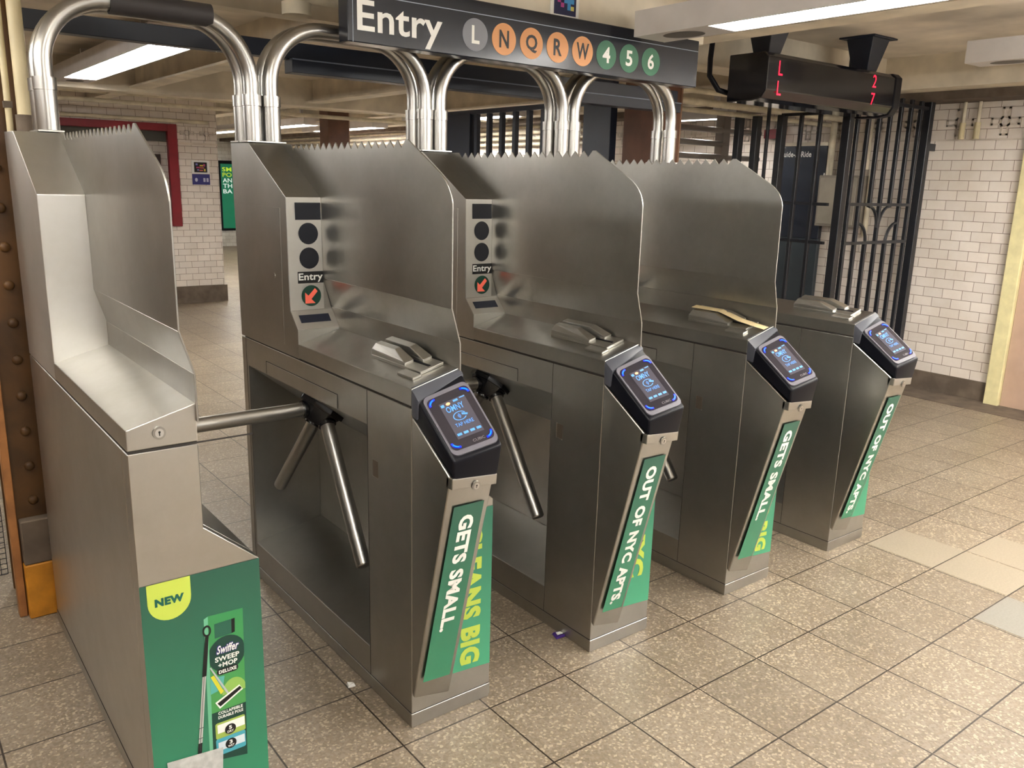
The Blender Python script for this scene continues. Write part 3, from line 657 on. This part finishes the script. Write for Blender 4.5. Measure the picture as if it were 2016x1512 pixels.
for i, ch in enumerate('LNQRW456'):
    cx = 0.878+0.1403*i
    m = GREYB if ch == 'L' else ORB if ch in 'NQRW' else GRB
    bq = sq(cx-0.06, 2.184, cx+0.06, 2.064)
    b_ = patch(bq, [ell(0.5, 0.5, 0.5, 0.5, 40)], 0.0012, 'line_bullet', m, sg)
    wd = {'L': 0.17, 'N': 0.20, 'Q': 0.25, 'R': 0.19, 'W': 0.30, '4': 0.19, '5': 0.17, '6': 0.17}[ch]
    text(ch, bq.sub(0.5-wd+(0.03 if ch == 'L' else 0), 0.22, 0.5+wd, 0.80 if ch == 'Q' else 0.77), 0.002, BLACKINK if ch in 'NQRW' else WHITE, b_, bold=0.025)
tg = thing('colour_code_plate', 'white-edged plate of coloured squares above the Entry sign', 'plate', (1.39, SY+0.068, 2.33))
MB().box(-0.08, 0.08, 0.0, 0.005, -0.078, 0.078).build('plate', WHITE, tg, 0.001)
tq = Quad((-0.062, 0, 0.06), (0.062, 0, 0.06), (-0.062, 0, -0.06), (0.062, 0, -0.06))
patch(tq, [rect(0, 0, 1, 1)], 0.0008, 'dark_field', plain('code_navy', srgb(40, 42, 80), 0.5), tg)
patch(tq, [rect(0.15, 0.45, 0.3, 0.6), rect(0.3, 0.6, 0.45, 0.75), rect(0.15, 0.2, 0.45, 0.35)], 0.0014, 'pink_squares', plain('code_pink', srgb(180, 70, 140), 0.5), tg)
patch(tq, [rect(0.45, 0.35, 0.75, 0.6), rect(0.6, 0.6, 0.75, 0.82), rect(0.75, 0.45, 0.9, 0.6)], 0.0014, 'blue_squares', plain('code_blue', srgb(70, 150, 210), 0.5), tg)
patch(tq, [rect(0.75, 0.68, 0.9, 0.82), rect(0.6, 0.2, 0.75, 0.35)], 0.0014, 'yellow_squares', plain('code_yellow', srgb(210, 200, 110), 0.5), tg)

# arrivals display
LY = 1.2
led = thing('arrivals_display', 'black hanging arrivals box with red L and minute digits', 'display', (3.72, LY, 2.19))
lb = MB(); lb.box(-0.66, 0.72, 0.02, 0.28, -0.10, 0.12); lb.build('case', BLACK, led, 0.015, 3)
fr_ = MB(); prof = [(0.0, 0.105), (-0.0, -0.075), (0.03, -0.118), (0.10, -0.13), (0.27, -0.13), (0.27, 0.13), (0.03, 0.13)]
fr_.extr(prof, 'x', -0.70, 0.655); fr_.build('front_window', plain('led_window', srgb(22, 22, 28), 0.12, spec=0.6), led, 0.006, 2)
ec = MB().extr([(y-0.005, z*1.05) for y, z in prof], 'x', 0.655, 0.735); ec.build('end_cap', BLACK, led, 0.008, 2)
for ch, x0, x1, z1, z0 in (('L', 3.120, 3.158, 2.283, 2.205), ('L', 3.120, 3.158, 2.175, 2.098), ('2', 4.105, 4.148, 2.299, 2.223), ('7', 4.105, 4.148, 2.190, 2.118)):
    zo = 0.006
    text(ch, Quad((x0-3.72, -0.0, z1-2.19-zo), (x1-3.72, 0, z1-2.19-zo), (x0-3.72, 0, z0-2.19-zo), (x1-3.72, 0, z0-2.19-zo)), 0.0015, RED_G, led, 'red_digit', bold=0.0)
mt = MB(); mt.prism([(0.42, 0.05, 0.345), (0.62, 0.05, 0.345), (0.62, 0.24, 0.345), (0.42, 0.24, 0.345)], [(0.47, 0.1, 0.12), (0.57, 0.1, 0.12), (0.57, 0.2, 0.12), (0.47, 0.2, 0.12)])
mt.box(0.38, 0.66, 0.02, 0.27, 0.338, 0.348); mt.build('ceiling_mount', NAVY, led, 0.003)
mt = MB(); mt.prism([(-0.62, 0.05, 0.345), (-0.42, 0.05, 0.345), (-0.42, 0.24, 0.345), (-0.62, 0.24, 0.345)], [(-0.57, 0.1, 0.12), (-0.47, 0.1, 0.12), (-0.47, 0.2, 0.12), (-0.57, 0.2, 0.12)])
mt.build('ceiling_mount', NAVY, led, 0.003)
cb = MB().tube([(-0.60, 0.3, -0.08), (-0.72, 0.32, -0.06), (-0.76, 0.36, 0.02), (-0.74, 0.38, 0.12), (-0.70, 0.4, 0.3)], 0.016, 10); cb.build('cable', BLACK, led, smooth=True)

# ================================================================== CEILING LIGHTS
LG = 'fluorescent ceiling light boxes'
def fixture(label, x, y0, y1, zb, wd=0.21, ht=0.115, tubes=2, name='ceiling_light', drop=None, tm=None):
    t = thing(name, label, 'ceiling light', (x, (y0+y1)/2, zb), LG)
    ln = (y1-y0)/2; h = wd/2
    mb = MB(); e = 0.40 if ln > 0.9 else 0.05
    mb.box(-h, -h+0.012, -ln+0.05, ln-e, 0, ht-0.012); mb.box(h-0.012, h, -ln+0.05, ln-e, 0, ht-0.012); mb.box(-h, h, -ln, ln, ht-0.012, ht)
    mb.box(-h, h, ln-e, ln, 0, ht-0.012); mb.box(-h, h, -ln, -ln+0.05, 0, ht-0.012)
    mb.build('housing', FIXT, t)
    MB().box(-h+0.0125, h-0.0125, -ln+0.051, ln-e-0.001, ht-0.03, ht-0.0125).build('reflector', FIXIN, t)
    for i in range(tubes):
        xx = (i-(tubes-1)/2)*wd*0.42
        MB().tube([(xx, -ln+0.07, 0.032), (xx, ln-e-0.02, 0.032)], 0.016, 10).build('tube', tm or TUBEM, t, smooth=True, ang=60)
    if ln > 0.9:
        MB().add([(0.07*math.cos(a*math.pi/12), ln-e/2+0.1*math.sin(a*math.pi/12), -0.001) for a in range(24)], [tuple(range(24))]).build('speaker_grille', plain('grille_dark', srgb(96, 92, 90), 0.7), t)
    if drop:
        dm = MB()
        for yy in (-ln*0.6, ln*0.6): dm.box(-0.02, 0.02, yy-0.02, yy+0.02, ht, 2.54-zb)
        dm.build('hanger', FIXT, t)
    return t
fixture('lit fluorescent light box in front of the Entry sign at the right', 1.765, -1.65, 0.91, 2.20, 0.195, 0.105, drop=1, tm=TUBEN)
fixture('lit light box seen through the leftmost pipe arch', 0.545, 3.7, 6.72, 2.32, 0.27, 0.12, drop=1)
fixture('grey light box by the right wall, cut by the frame edge', 4.12, -2.0, 0.60, 2.30, 0.2, 0.12, drop=1)
fixture('short lit light box behind the crowd rails of the exit gate', 5.0, 3.0, 3.85, 2.155, 0.12, 0.08, drop=1)
fixture('distant lit light box left of the far rust-brown column', 4.15, 9.6, 11.4, 2.27, 0.25, 0.1, drop=1)
fixture('distant lit light box right of the far rust-brown column', 5.0, 9.2, 11.6, 2.27, 0.25, 0.1, drop=1)
fixture('added light box brightening the white wall at the passage end', 4.4, 12.6, 15.8, 2.30, 0.25, 0.11, drop=1)  # extra lamp added to lift the dark far wall
fixture('added fluorescent light box brightening the right wall of the passage', 5.0, 6.0, 8.4, 2.30, 0.22, 0.11, drop=1)  # extra lamp added to light the back area and right wall
def batten(x, y0, y1, zb, tm=None):  # unseen battens added to brighten the ceiling, floor and front faces
    t = thing('added_batten_light', 'added fill light, a bare twin-tube batten overhead out of view', 'ceiling light', (x, (y0+y1)/2, zb), 'added fill battens out of view')
    ln = (y1-y0)/2
    MB().box(-0.035, 0.035, -ln, ln, 0.03, 0.075).build('housing', FIXIN, t, 0.004)
    for sx in (-0.05, 0.05): MB().tube([(sx, -ln+0.03, 0.0), (sx, ln-0.03, 0.0)], 0.016, 10).build('tube', tm or TUBEM, t, smooth=True, ang=60)
    dm = MB()
    for yy in (-ln*0.6, ln*0.6): dm.box(-0.012, 0.012, yy-0.012, yy+0.012, 0.07, 2.54-zb)
    dm.build('hanger', FIXIN, t)
for a in ((-0.6, -2.7, -0.1, 2.2, TUBEN), (-0.9, -5.6, -3.1, 2.2), (1.765, -4.6, -2.1, 2.2), (4.12, -4.9, -2.4, 2.2), (-1.9, 3.0, 5.4, 2.2, TUBEN), (-1.7, -0.6, 1.9, 2.2, TUBEN), (2.9, -3.2, -0.8, 2.15)): batten(*a)

# ================================================================== CONDUITS, HEADER BEAM
def conduit(pts, r, label, mat=CONDUIT, name='conduit', n=12):
    return tag(MB().tube(pts, r, n).build(name, mat, smooth=True, ang=60), label, 'conduit', 'conduits along the ceiling')
conduit([(-4.9, 7.55, 2.345), (RX, 7.55, 2.345)], 0.035, 'upper thick cream conduit running along the ceiling before the tiled pier')
conduit([(-4.9, 7.62, 2.25), (RX, 7.62, 2.25)], 0.022, 'middle cream conduit of the three before the tiled pier')
conduit([(-4.9, 8.72, 2.16), (2.4, 8.72, 2.16)], 0.022, 'lowest cream conduit, just over the red window frame')
conduit([(-0.6, 1.38, 2.245), (2.4, 1.38, 2.245)], 0.028, 'cream conduit directly above the steel pipe arches')
conduit([(-0.6, 1.48, 2.33), (2.4, 1.48, 2.33)], 0.03, 'higher cream conduit above the steel pipe arches')
conduit([(3.3, 2.2, 2.22), (RX, 2.2, 2.22)], 0.02, 'thin cream conduit between the Entry sign and arrivals box, uppermost')
conduit([(3.3, 2.3, 2.16), (RX, 2.3, 2.16)], 0.026, 'cream conduit between the Entry sign and arrivals box, middle one')
conduit([(3.3, 2.45, 2.12), (RX, 2.45, 2.12)], 0.018, 'thin cream conduit between the Entry sign and arrivals box, lowest')
for i, z in enumerate((2.24, 2.17, 2.10, 2.03)):
    conduit([(RX-0.06, 5.5, z), (RX-0.06, 16.8, z)], 0.02, ('topmost', 'second', 'third', 'lowest')[i]+' of the conduits far along the right wall')
jb = MB().tube([(0.32, 1.38, 2.216), (0.32, 1.38, 2.17)], 0.055, 20)
tag(jb.build('junction_box', CONDUIT, smooth=True, ang=50), 'round cream junction box overhead left of the Entry sign', 'junction box')
hb = thing('header_beam', 'dark navy steel header beam behind the pipe arches', 'beam', (0.9, 1.65, 2.07), kind='thing')
h_ = MB(); h_.box(-2.6, 1.9, 0, 0.06, -0.022, 0.045); h_.build('upper_rail', NAVY, hb, 0.002)
MB().box(-0.5, 1.9, -0.03, 0.05, -0.078, -0.024).build('lower_rail', NAVY, hb, 0.002)
MB().box(-0.5, 1.9, -0.034, -0.005, -0.0275, -0.0225).build('painted_highlight', plain('edge_highlight', srgb(120, 130, 148), 0.4), hb)  # highlight along the beam edge, painted as a pale strip

# ================================================================== LEFT RUST COLUMN
rc = thing('riveted_column', 'ochre riveted steel column behind the left end cabinet', 'column', (-0.72, 1.37, 0), kind='thing')
MB().box(-0.085, 0.065, 0, 0.018, 0.0, 2.54).build('front_flange', OCHRE, rc, 0.002)
MB().box(-0.02, 0.0, 0.018, 0.24, 0.0, 2.54).build('web', OCHRE, rc, 0.002)
MB().box(-0.085, 0.065, 0.24, 0.258, 0.0, 2.54).build('rear_flange', OCHRE, rc, 0.002)
MB().box(-0.10, -0.075, -0.015, 0.03, 0.0, 1.15).build('corner_angle', plain('orange_edge', srgb(176, 118, 66), 0.55, noise=0.4, nscale=12), rc, 0.002)
MB().box(-0.072, 0.05, -0.05, 0.0, 0.0, 0.205).build('foot_block', YELLOW, rc, 0.004)
MB().box(-0.070, 0.05, -0.045, 0.0, 0.205, 0.37).build('foot_sleeve', CONCR, rc, 0.004)
z = 0.43; zz = []
while z < 2.4: zz.append(z); z += 0.127
for i, z in enumerate(zz):
    mb = MB(); ring = []
    for j, (rr, hh) in enumerate(((0.017, 0.0), (0.0155, 0.007), (0.010, 0.0125))): ring += [(-0.016+rr*math.cos(a*math.pi/7), -hh, z+rr*math.sin(a*math.pi/7)) for a in range(14)]
    mb.add(ring, [(j*14+a, j*14+(a+1) % 14, (j+1)*14+(a+1) % 14, (j+1)*14+a) for j in range(2) for a in range(14)]+[tuple(range(28, 42))])
    mb.build('rivet', OCHRE, rc, smooth=True, ang=70)
cp = thing('riser_pipe', 'thick cream vertical pipe behind the left end cabinet', 'pipe', (-0.645, 1.315, 0))
MB().tube([(0, 0, 1.74), (0, 0, 2.54)], 0.0215, 16).build('pipe', PIPEC, cp, smooth=True, ang=60)
MB().tube([(0, 0, 0.0), (0, 0, 1.74)], 0.028, 16).build('lower_pipe', CONCR, cp, smooth=True, ang=60)
cp = thing('riser_pipe', 'thin cream pipe strapped beside the thick riser pipe', 'pipe', (-0.688, 1.33, 0))
MB().tube([(0, 0, 0.0), (0, 0, 2.54)], 0.010, 12).build('pipe', PIPEC, cp, smooth=True, ang=60)
MB().box(-0.013, 0.012, -0.0125, 0.012, 1.76, 1.78).build('strap', CONCR, cp)
mf = thing('wire_mesh_screen', 'black wire mesh screen left of the riveted column', 'mesh screen', (-1.3, 1.70, 0))
ms = MB()
for i in range(46): ms.box(-0.5+i*0.022-0.0012, -0.5+i*0.022+0.0012, -0.0012, 0.0012, 0.03, 1.2)
for i in range(54): ms.box(-0.5, 0.49, -0.0012, 0.0012, 0.03+i*0.022-0.0012, 0.03+i*0.022+0.0012)
ms.build('wire_mesh', FENCE, mf)
MB().box(-0.52, 0.51, -0.012, 0.012, 1.2, 1.225).build('top_rail', FENCE, mf)

# ================================================================== BLACK FENCES
def bars(name, label, cat, loc): return thing(name, label, cat, loc)
XF = 1.55
xf = thing('railing_panel', 'black iron railing panel with curved ornament in front of the white tiled wall', 'railing', (5.0, XF, 0))
for i in range(7):
    x = -0.43+0.1415*i; b = 0.0135
    mb = MB()
    if i in (2, 4): mb.box(x-b, x+b, -b, b, 0.05, 1.20); mb.box(x-b, x+b, -b, b, 1.46, 2.25)
    else: mb.box(x-b, x+b, -b, b, 0.05, 2.25)
    mb.build('bar', FENCE, xf, 0.002)
for z in (1.48, 1.20): MB().box(-0.445, 0.43, -0.016, 0.008, z-0.011, z+0.011).build('rail', FENCE, xf, 0.002)
MB().box(-0.5, 0.52, -0.014, 0.014, 2.19, 2.215).build('rail', FENCE, xf, 0.002); MB().box(-0.5, 0.52, -0.014, 0.014, 0.08, 0.11).build('rail', FENCE, xf, 0.002)
def arc(x0, z0, x1, z1, corner):
    pts = []
    for i in range(11):
        t = math.radians(90*i/10)
        if corner == 'a': pts.append((x0+(x1-x0)*math.sin(t), -0.002, z0+(z1-z0)*(1-math.cos(t))))
        else: pts.append((x0+(x1-x0)*(1-math.cos(t)), -0.002, z0+(z1-z0)*math.sin(t)))
    return pts
for s in (-1, 1):
    MB().tube(arc(-0.0055+s*0.283, 1.345, -0.0055+s*0.1415, 1.20, 'a'), 0.0115, 6).build('scroll', FENCE, xf)
    MB().tube(arc(-0.0055+s*0.012, 1.31, -0.0055+s*0.1415, 1.465, 'b'), 0.0115, 6).build('scroll', FENCE, xf)
MB().box(-0.575, -0.515, -0.03, 0.03, 0, 2.54).build('post', FENCE, xf, 0.003)
MB().box(0.515, 0.575, -0.03, 0.03, 0, 2.54).build('post', FENCE, xf, 0.003)
MB().box(0.575, 0.698, -0.012, 0.012, 1.895, 1.95).build('wall_bracket', FENCE, xf, 0.002)
yf = thing('railing_panel', 'black iron railing running away beside the dark notice board', 'railing', (4.46, 1.62, 0))
for y in (0.156, 0.31): MB().box(-0.013, 0.013, y-0.013, y+0.013, 0.05, 2.12).build('bar', FENCE, yf, 0.002)
MB().box(-0.011, 0.011, 0.588, 0.61, 0.05, 2.2).build('bar', FENCE, yf, 0.002)
for y in (0.475, 0.70, 0.865): MB().box(-0.03, 0.03, y-0.026, y+0.026, 0, 2.11).build('post', FENCE, yf, 0.003)
for z in (1.475, 1.20, 2.11): MB().box(-0.012, 0.012, 0.02, 0.48, z-0.011, z+0.011).build('rail', FENCE, yf, 0.002)
mfx = thing('railing_panel', 'navy railing seen through the pipe arches between the middle turnstiles', 'railing', (2.95, 2.3, 0))
for i in range(8): MB().box(-0.018, 0.018, 0.42+i*0.168-0.02, 0.42+i*0.168+0.02, 0.05, 2.09).build('bar', NAVY, mfx, 0.002)
MB().box(-0.02, 0.02, 0.0, 2.0, 2.09, 2.125).build('rail', NAVY, mfx, 0.002)
MB().box(-0.03, 0.03, 1.66, 2.0, 0, 2.10).build('gate_leaf', NAVY, mfx, 0.003)
MB().box(-0.03, 0.03, 0.03, 0.30, 0, 2.40).build('gate_leaf', NAVY, mfx, 0.003)
# rust brown columns
def hcol(label, x0, x1, y0, y1):
    c = thing('steel_column', label, 'column', ((x0+x1)/2, (y0+y1)/2, 0), kind='thing')
    a, b = (x1-x0)/2, (y1-y0)/2
    MB().box(-a, a, -b, b, 0.0, 2.54).build('shaft', RUST, c, 0.004)
    MB().box(a-0.012, a+0.002, -b-0.002, b, 0, 2.54).build('edge_flange', plain('rust_pale', srgb(150, 116, 90), 0.6, noise=0.3), c)
    return c
hcol('rust-brown steel column behind the last pipe arch', 2.97, 3.235, 2.0, 2.26)
hcol('distant rust-brown steel column above the serrated shield of the first turnstile', 3.60, 3.88, 7.95, 8.2)
# exit gate of stacked bars
eg = thing('exit_gate', 'grey high exit gate of stacked horizontal pipes behind the turnstiles', 'gate', (4.42, 3.0, 0))
GREYP = plain('gate_grey', srgb(126, 118, 112), 0.4)
z = 0.28; i = 0
while z < 2.1:
    ln = 1.0 if i % 2 == 0 else 0.55
    mb = MB().tube([(-0.3, 0, z), (ln, 0, z)], 0.024, 14); mb.build('bar', GREYP, eg, smooth=True, ang=50); z += 0.1105; i += 1
MB().box(0.47, 0.56, -0.02, 0.07, 0, 2.20).build('post', GREYP, eg, 0.003)
MB().box(-0.36, -0.28, -0.04, 0.04, 0, 2.20).build('post', GREYP, eg, 0.003)

# ================================================================== RIGHT WALL FITTINGS
gb = thing('notice_board', 'dark blue Guide-A-Ride board on the tiled wall behind the railing', 'notice board', (RX-0.004, 2.71, 1.3))
MB().box(-0.05, 0.0, -0.25, 0.25, -0.15, 0.65).build('upper_panel', BOARD, gb, 0.003)
MB().box(-0.045, 0.0, -0.25, 0.25, -0.75, -0.15).build('lower_panel', BOARD2, gb, 0.003)
MB().box(-0.053, -0.048, -0.252, -0.242, -0.02, 0.42).build('white_edge', WHITE, gb)
MB().box(-0.06, 0, -0.26, 0.26, 0.65, 0.68).build('top_trim', CREAM, gb, 0.002)
gq = Quad((-0.05, 0.225, 0.605), (-0.05, -0.10, 0.605), (-0.05, 0.225, 0.555), (-0.05, -0.10, 0.555))
text('Guide-A-Ride', gq, 0.0015, WHITE, gb, bold=0.02)
eb = thing('electrical_box', 'grey electrical cabinet on the tiled wall behind the ornamental railing', 'electrical box', (RX, 2.26, 1.48))
MB().box(-0.16, 0, -0.20, 0.18, -0.21, 0.22).build('case', plain('box_grey', srgb(150, 142, 130), 0.5, noise=0.2), eb, 0.005)
MB().box(-0.168, -0.158, -0.18, 0.16, -0.19, 0.20).build('cover', plain('box_grey2', srgb(164, 156, 142), 0.5, noise=0.2), eb, 0.003)
for i, (y, r, z0, z1) in enumerate(((2.42, 0.028, 1.70, 2.3), (2.31, 0.018, 1.70, 2.3), (2.23, 0.024, 1.70, 2.3), (2.08, 0.02, 1.75, 2.3), (2.025, 0.022, 1.2, 1.75))):
    conduit([(RX-0.05, y, z0), (RX-0.05, y, z1)], r, ('thick cream riser at the left over the electrical box', 'thin cream riser over the electrical box', 'stout cream riser over the middle of the electrical box', 'cream riser just right of the electrical box', 'yellowed pipe stub beside the electrical box')[i], name='riser_conduit')
for y, w_ in ((1.335, 'left'), (1.225, 'right')):
    t = thing('pipe_stub', '%s one of two capped cream pipe stubs hanging on the tiled wall' % w_, 'pipe stub', (RX-0.05, y, 2.0), 'capped pipe stubs on the right wall')
    MB().tube([(0, 0, 0.06), (0, 0, 0.27)], 0.013, 12).build('pipe', CONDUIT, t, smooth=True, ang=60)
    MB().tube([(0, 0, -0.02), (0, 0, 0.10)], 0.022, 14).build('cap', PIPEC, t, smooth=True, ang=60)
ws = thing('wall_sign', 'small coloured square sign with blue strip on the tiled pier', 'sign', (2.305, BY, 1.58))
MB().box(-0.105, 0.105, -0.008, 0, -0.015, 0.14).build('square_plate', WHITE, ws)
wq_ = Quad((-0.105, -0.008, 0.14), (0.105, -0.008, 0.14), (-0.105, -0.008, -0.145), (0.105, -0.008, -0.145))
patch(wq_, [rect(0.13, 0.07, 0.87, 0.49)], 0.001, 'dark_field', BLACKINK, ws)
for i, (c, rs) in enumerate(((srgb(220, 190, 70), [rect(0.45, 0.18, 0.65, 0.24), rect(0.68, 0.34, 0.78, 0.44)]), (srgb(190, 70, 120), [rect(0.25, 0.26, 0.45, 0.32), rect(0.65, 0.14, 0.76, 0.24)]), (srgb(220, 110, 100), [rect(0.42, 0.38, 0.62, 0.43), rect(0.46, 0.28, 0.7, 0.32)]), (srgb(130, 130, 200), [rect(0.22, 0.12, 0.34, 0.2), rect(0.3, 0.36, 0.4, 0.42)]))):
    patch(wq_, rs, 0.0016, 'coloured_squares', plain('wall_code_%d' % i, c, 0.5), ws)
MB().box(-0.105, 0.105, -0.008, 0, -0.145, -0.02).build('blue_strip', plain('strip_blue', srgb(52, 50, 120), 0.4), ws)
patch(wq_, [rect(0.62, 0.72, 0.74, 0.88), rect(0.8, 0.72, 0.92, 0.88), ell(0.22, 0.8, 0.08, 0.08, 14)], 0.001, 'white_marks', plain('pale_mark', srgb(190, 190, 210), 0.5), ws)
rs = MB().box(RX-0.10, RX, 2.94, 3.10, 2.02, 2.10); tag(rs.build('red_wall_box', REDP, None, 0.004), 'small red box on the tiled frieze behind the railings', 'wall box')
ex = thing('red_sign', 'tiny red square sign hanging far down the passage', 'sign', (5.1, 10.6, 2.05))
MB().box(-0.13, 0.13, 0, 0.05, -0.14, 0.10).build('panel', REDP, ex); MB().box(-0.02, 0.02, 0.01, 0.04, 0.10, 0.49).build('hanger', CREAM, ex)
# far advert screen
fa = thing('advert_screen', 'green lit advert panel on the far white wall', 'advert', (5.57, 17.0, 1.2))
MB().box(-0.28, 0.13, -0.06, 0, -0.85, 0.65).build('frame', BLACK, fa, 0.004)
fq = Quad((-0.22, -0.06, 0.58), (0.11, -0.06, 0.58), (-0.22, -0.06, -0.80), (0.11, -0.06, -0.80))
patch(fq, [rect(0, 0, 1, 1)], 0.002, 'green_screen', plain('screen_green', srgb(16, 110, 80), 0.4, emit=srgb(16, 120, 84), estr=0.12), fa)
LIMEG = plain('lime_glow', srgb(190, 215, 60), 0.5, emit=srgb(190, 215, 60), estr=0.15); WG = plain('white_glow', srgb(230, 240, 235), 0.5, emit=srgb(230, 240, 235), estr=0.15)
for i, (s_t, m) in enumerate((('SM', LIMEG), ('PO', LIMEG), ('AN', WG), ('TH', WG), ('BA', WG))):
    text(s_t, fq.sub(0.10, 0.05+i*0.085, 0.72, 0.115+i*0.085), 0.004, m, fa, bold=0.02)
